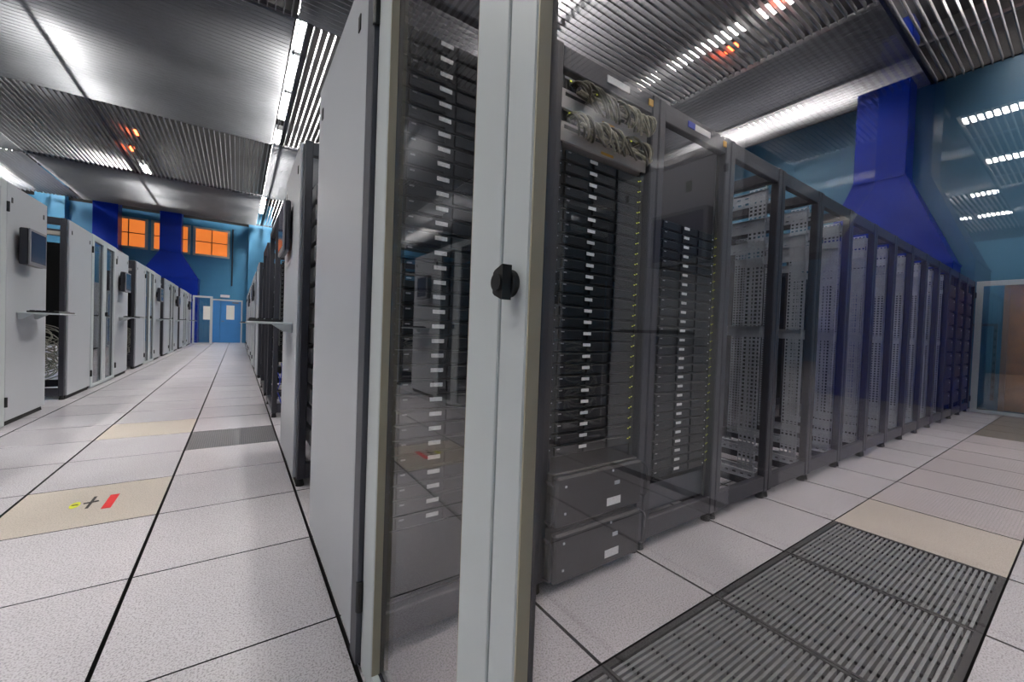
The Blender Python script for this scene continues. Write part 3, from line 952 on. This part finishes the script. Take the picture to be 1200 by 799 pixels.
# left side of the aisle
HL = 2.07
LP = [(1.13, 2.03, 1, True), (2.58, 3.98, 0, False), (5.20, 6.08, 1, True), (6.67, 7.60, 0, False), (8.87, 9.76, 1, True), (10.40, 11.30, 0, False),
      (12.50, 13.40, 1, True), (14.0, 14.9, 0, False), (16.1, 17.0, 1, True), (17.6, 18.5, 0, False), (19.7, 20.6, 1, True), (20.9, 21.5, 0, False)]
for n, (y0, y1, after, con) in enumerate(LP):
    lab = 'pale grey panelled rack on the left of the aisle, %s from the camera' % ORD[n]
    if n == 2:
        lab = 'leftmost pale grey panelled rack with monitor and keyboard tray'
    t, x, out = end_rack('L', y0, y1, lab, not after, True, h=HL)
    # what shows at the open service side (the gap between the rows)
    if after:
        box('rear_door', (0.05, (y1 - y0) - 0.03, 0.15), (0.55, (y1 - y0) - 0.01, HL - 0.1), 'black', t)
        box('glass_front', (0.05, 0.012, 0.15), (0.55, 0.018, HL - 0.1), 'glass', t)
        box('equipment_block', (0.07, 0.05, 0.2), (0.53, 0.4, 1.7), 'server', t)
    else:
        box('equipment_block', (0.07, 0.30, 0.62), (0.53, (y1 - y0) - 0.06, HL - 0.25), 'server', t)
        box('crossbar', (0.05, 0.05, HL - 0.19), (0.55, 0.09, HL - 0.15), 'plate_grey', t)
    if con:
        ym = (y0 + y1) / 2
        w_ = 'on the %s panelled rack left of the aisle' % ORD[n] if n != 2 else 'on the leftmost panelled rack'
        monitor(XL + 0.014, ym - 0.12, 1.56, 1, 'dark flat monitor ' + w_, 0)
        console_tray(XL + 0.014, ym - 0.02, 0.968, 1, 'pale grey keyboard tray ' + w_)
# coiled cables in the gaps
for n, (y, z, k) in enumerate([(6.67, 0.22, 26), (10.40, 0.22, 16), (2.58, 0.25, 20)]):
    R2 = random.Random(50 + n)
    paths = []
    for q in range(k):
        rr = 0.12 + 0.12 * R2.random()
        cz = z + 0.08 + 0.45 * R2.random()
        cx = XL - 0.27 + 0.06 * (R2.random() - 0.5)
        dy = 0.03 + 0.16 * R2.random()
        paths.append([(cx + rr * math.cos(a * PI / 10), y + dy, cz + rr * 0.55 * math.sin(a * PI / 10)) for a in range(21)])
    c = mesh_obj('coiled_cables', tubes_mesh('coiled_cables', paths, 0.006, 'cable_pale'))
    c['kind'] = 'stuff'
    tag(c, 'loose coil of pale cables at the foot of the %s rack gap left of the aisle' % ('second', 'third', 'first')[n], 'cables')
LD = [(3.98, 5.20), (7.60, 8.87), (11.30, 12.50), (14.9, 16.1), (18.5, 19.7)]
for n, (y0, y1) in enumerate(LD):
    t = thing('containment_door', 'narrow twin glass door with pale frame left of the aisle, %s from the camera' % ORD[n], 'door', (XL + 0.0, y0, 0), 0, 'glass doors along the left of the aisle')
    leaf(t, 0.004, (y1 - y0) / 2 - 0.003, HL, 'lo', 1, 0, 0.10, 0.08)
    leaf(t, (y1 - y0) / 2 + 0.003, y1 - y0 - 0.004, HL, 'hi', 1, 0, 0.10, 0.08)
    hb = box('lock_handle', (0.017, (y1 - y0) / 2 + 0.02, 0.98), (0.045, (y1 - y0) / 2 + 0.05, 1.04), 'black', t, 0.006)
# one leaf standing open at the far end
t = thing('containment_door', 'glass door leaf standing open into the aisle near the blue door', 'door', (XL + 0.05, 21.55, 0), -PI / 2)
leaf(t, 0.0, 0.68, 2.05, 'lo', 1, 0, 0.07, 0.09)
box('door_notice', (0.019, 0.36, 1.05), (0.022, 0.60, 1.62), 'paper', t)

# right side of the aisle (beyond the camera-side row)
RP = [(2.63, 3.53, 'pale grey panelled rack with monitor and tray right of the aisle', True, True),
      (4.73, 5.63, 'open dark rack with blue cables right of the aisle', False, False),
      (6.23, 7.13, 'open dark rack behind the blue cable rack right of the aisle', False, False),
      (8.33, 9.23, None, True, False), (9.83, 10.73, None, True, True), (11.93, 12.83, None, True, False), (13.43, 14.33, None, True, True),
      (15.53, 16.43, None, True, False), (17.03, 17.93, None, True, False), (19.13, 20.03, None, True, False)]
for n, (y0, y1, lab, pan, con) in enumerate(RP):
    lab = lab or 'pale grey panelled rack right of the aisle, %s beyond the open dark racks' % ORD[n - 3]
    t, x, out = end_rack('R', y0, y1, lab, n in (0, 2, 4, 6, 8), pan, h=2.03)
    if n > 2:
        box('equipment_block', (0.07, 0.08, 0.2), (0.53, (y1 - y0) - 0.08, 1.8), 'server', t)
    if con:
        ym = (y0 + y1) / 2
        w_ = 'on the panelled rack right of the aisle' if n == 0 else 'on the %s pale rack beyond the open dark racks' % ORD[n - 3]
        monitor(XD - 0.016, ym + 0.10 if n == 0 else ym, 1.60, -1, 'dark flat monitor ' + w_, 0, 0.33, 0.36, 0.012, 0.030)
        console_tray(XD - 0.016, ym - 0.02, 0.955, -1, 'pale grey keyboard tray ' + w_, 0.24)
# rear of the first of them: stacked pale supply units
fill_units(XD, 2.63 + 0.07, 0.22, 13, 0.125, 'pale grey unit at the back of the panelled rack', 'unit', 'pale units at the rack back', 'unit_grey', 'unit_grey', face=-1, dp=0.6, hh=0.095)
# open rack with blue cables
for k in range(20):
    server(XD, 4.73 + 0.03, 0.72 + U * k, 'black slim server in the blue cable rack, %s from below' % ORD[k], 'servers in the blue cable rack', 0.25, 0.12)
R2 = random.Random(5)
paths = []
for q in range(40):
    xx = 0.05 + 0.5 * R2.random()
    z = 0.15 + 0.45 * R2.random()
    paths.append([Vector((p.x + XD, p.y + 4.73, p.z)) for p in bez([(xx, 0.06, z), (xx + 0.02, -0.005, z - 0.05), (xx + 0.1 * R2.random(), 0.0, z - 0.12), (xx + 0.1 * (R2.random() - 0.5), 0.06, max(0.12, z - 0.2))], 8)])
c = mesh_obj('blue_cables', tubes_mesh('blue_cables', paths, 0.005, 'cable_blue'))
c['kind'] = 'stuff'
tag(c, 'tangle of blue network cables at the foot of an open rack', 'cables')
for k in range(4):
    t = thing('patch_panel', 'pale patch panel at the foot of the blue cable rack, %s from below' % ORD[k], 'patch panel', (XD, 4.73 + 0.05, 0.16 + 0.12 * k), 0, 'patch panels in the blue cable rack')
    box('plate', (0.06, 0.0, 0.0), (0.54, 0.012, 0.045), 'plate_grey', t, 0.002)
    box('port_strip', (0.09, -0.004, 0.012), (0.51, -0.0002, 0.032), 'black', t)
for k in range(2):
    t = thing('patch_panel', 'blue and white panel high in the blue cable rack, %s from below' % ORD[k], 'patch panel', (XD, 4.73 + 0.05, 1.68 + 0.11 * k), 0, 'panels high in the blue cable rack')
    box('plate', (0.06, 0.0, 0.0), (0.54, 0.012, 0.06), 'sticker_blue', t, 0.002)
    box('port_strip', (0.09, -0.004, 0.02), (0.51, -0.0002, 0.04), 'plate_grey', t)
fill_units(XD, 6.23 + 0.06, 0.2, 8, 0.2, 'black unit in the open rack behind the blue cable rack', 'unit', 'units in the second open dark rack', 'server', 'server_bay', face=-1, dp=0.5)
for n, (y0, y1) in enumerate([(10.73, 11.93), (14.33, 15.53), (17.93, 19.13)]):
    t = thing('containment_door', 'narrow twin glass door with pale frame right of the aisle, %s from the camera' % ORD[n], 'door', (XD, y0, 0), 0, 'glass doors along the right of the aisle')
    leaf(t, 0.004, (y1 - y0) / 2 - 0.003, 2.03, 'lo', -1, 0, 0.10, 0.08)
    leaf(t, (y1 - y0) / 2 + 0.003, y1 - y0 - 0.004, 2.03, 'hi', -1, 0, 0.10, 0.08)

# second row seen through the empty frames: dark racks with punched rear doors
for k in range(1, 15):
    x = XD + 0.6 * k
    t = thing('server_rack', 'dark rack behind the row of empty frames, %s from the aisle' % ORD[k], 'rack', (x, 2.63, 0), 0, 'dark racks behind the empty frames')
    rack_frame(t, 0.6, 0.9, 2.0)
    box('rear_door', (0.05, 0.01, 0.145), (0.55, 0.03, 1.91), 'server_bay' if k % 3 else 'anthracite', t, 0.004)
    box('equipment_block', (0.08, 0.05, 0.2), (0.52, 0.8, 1.8), 'server', t)
    box('door_handle', (0.09, -0.012, 0.95), (0.11, 0.0098, 1.1), 'black', t)
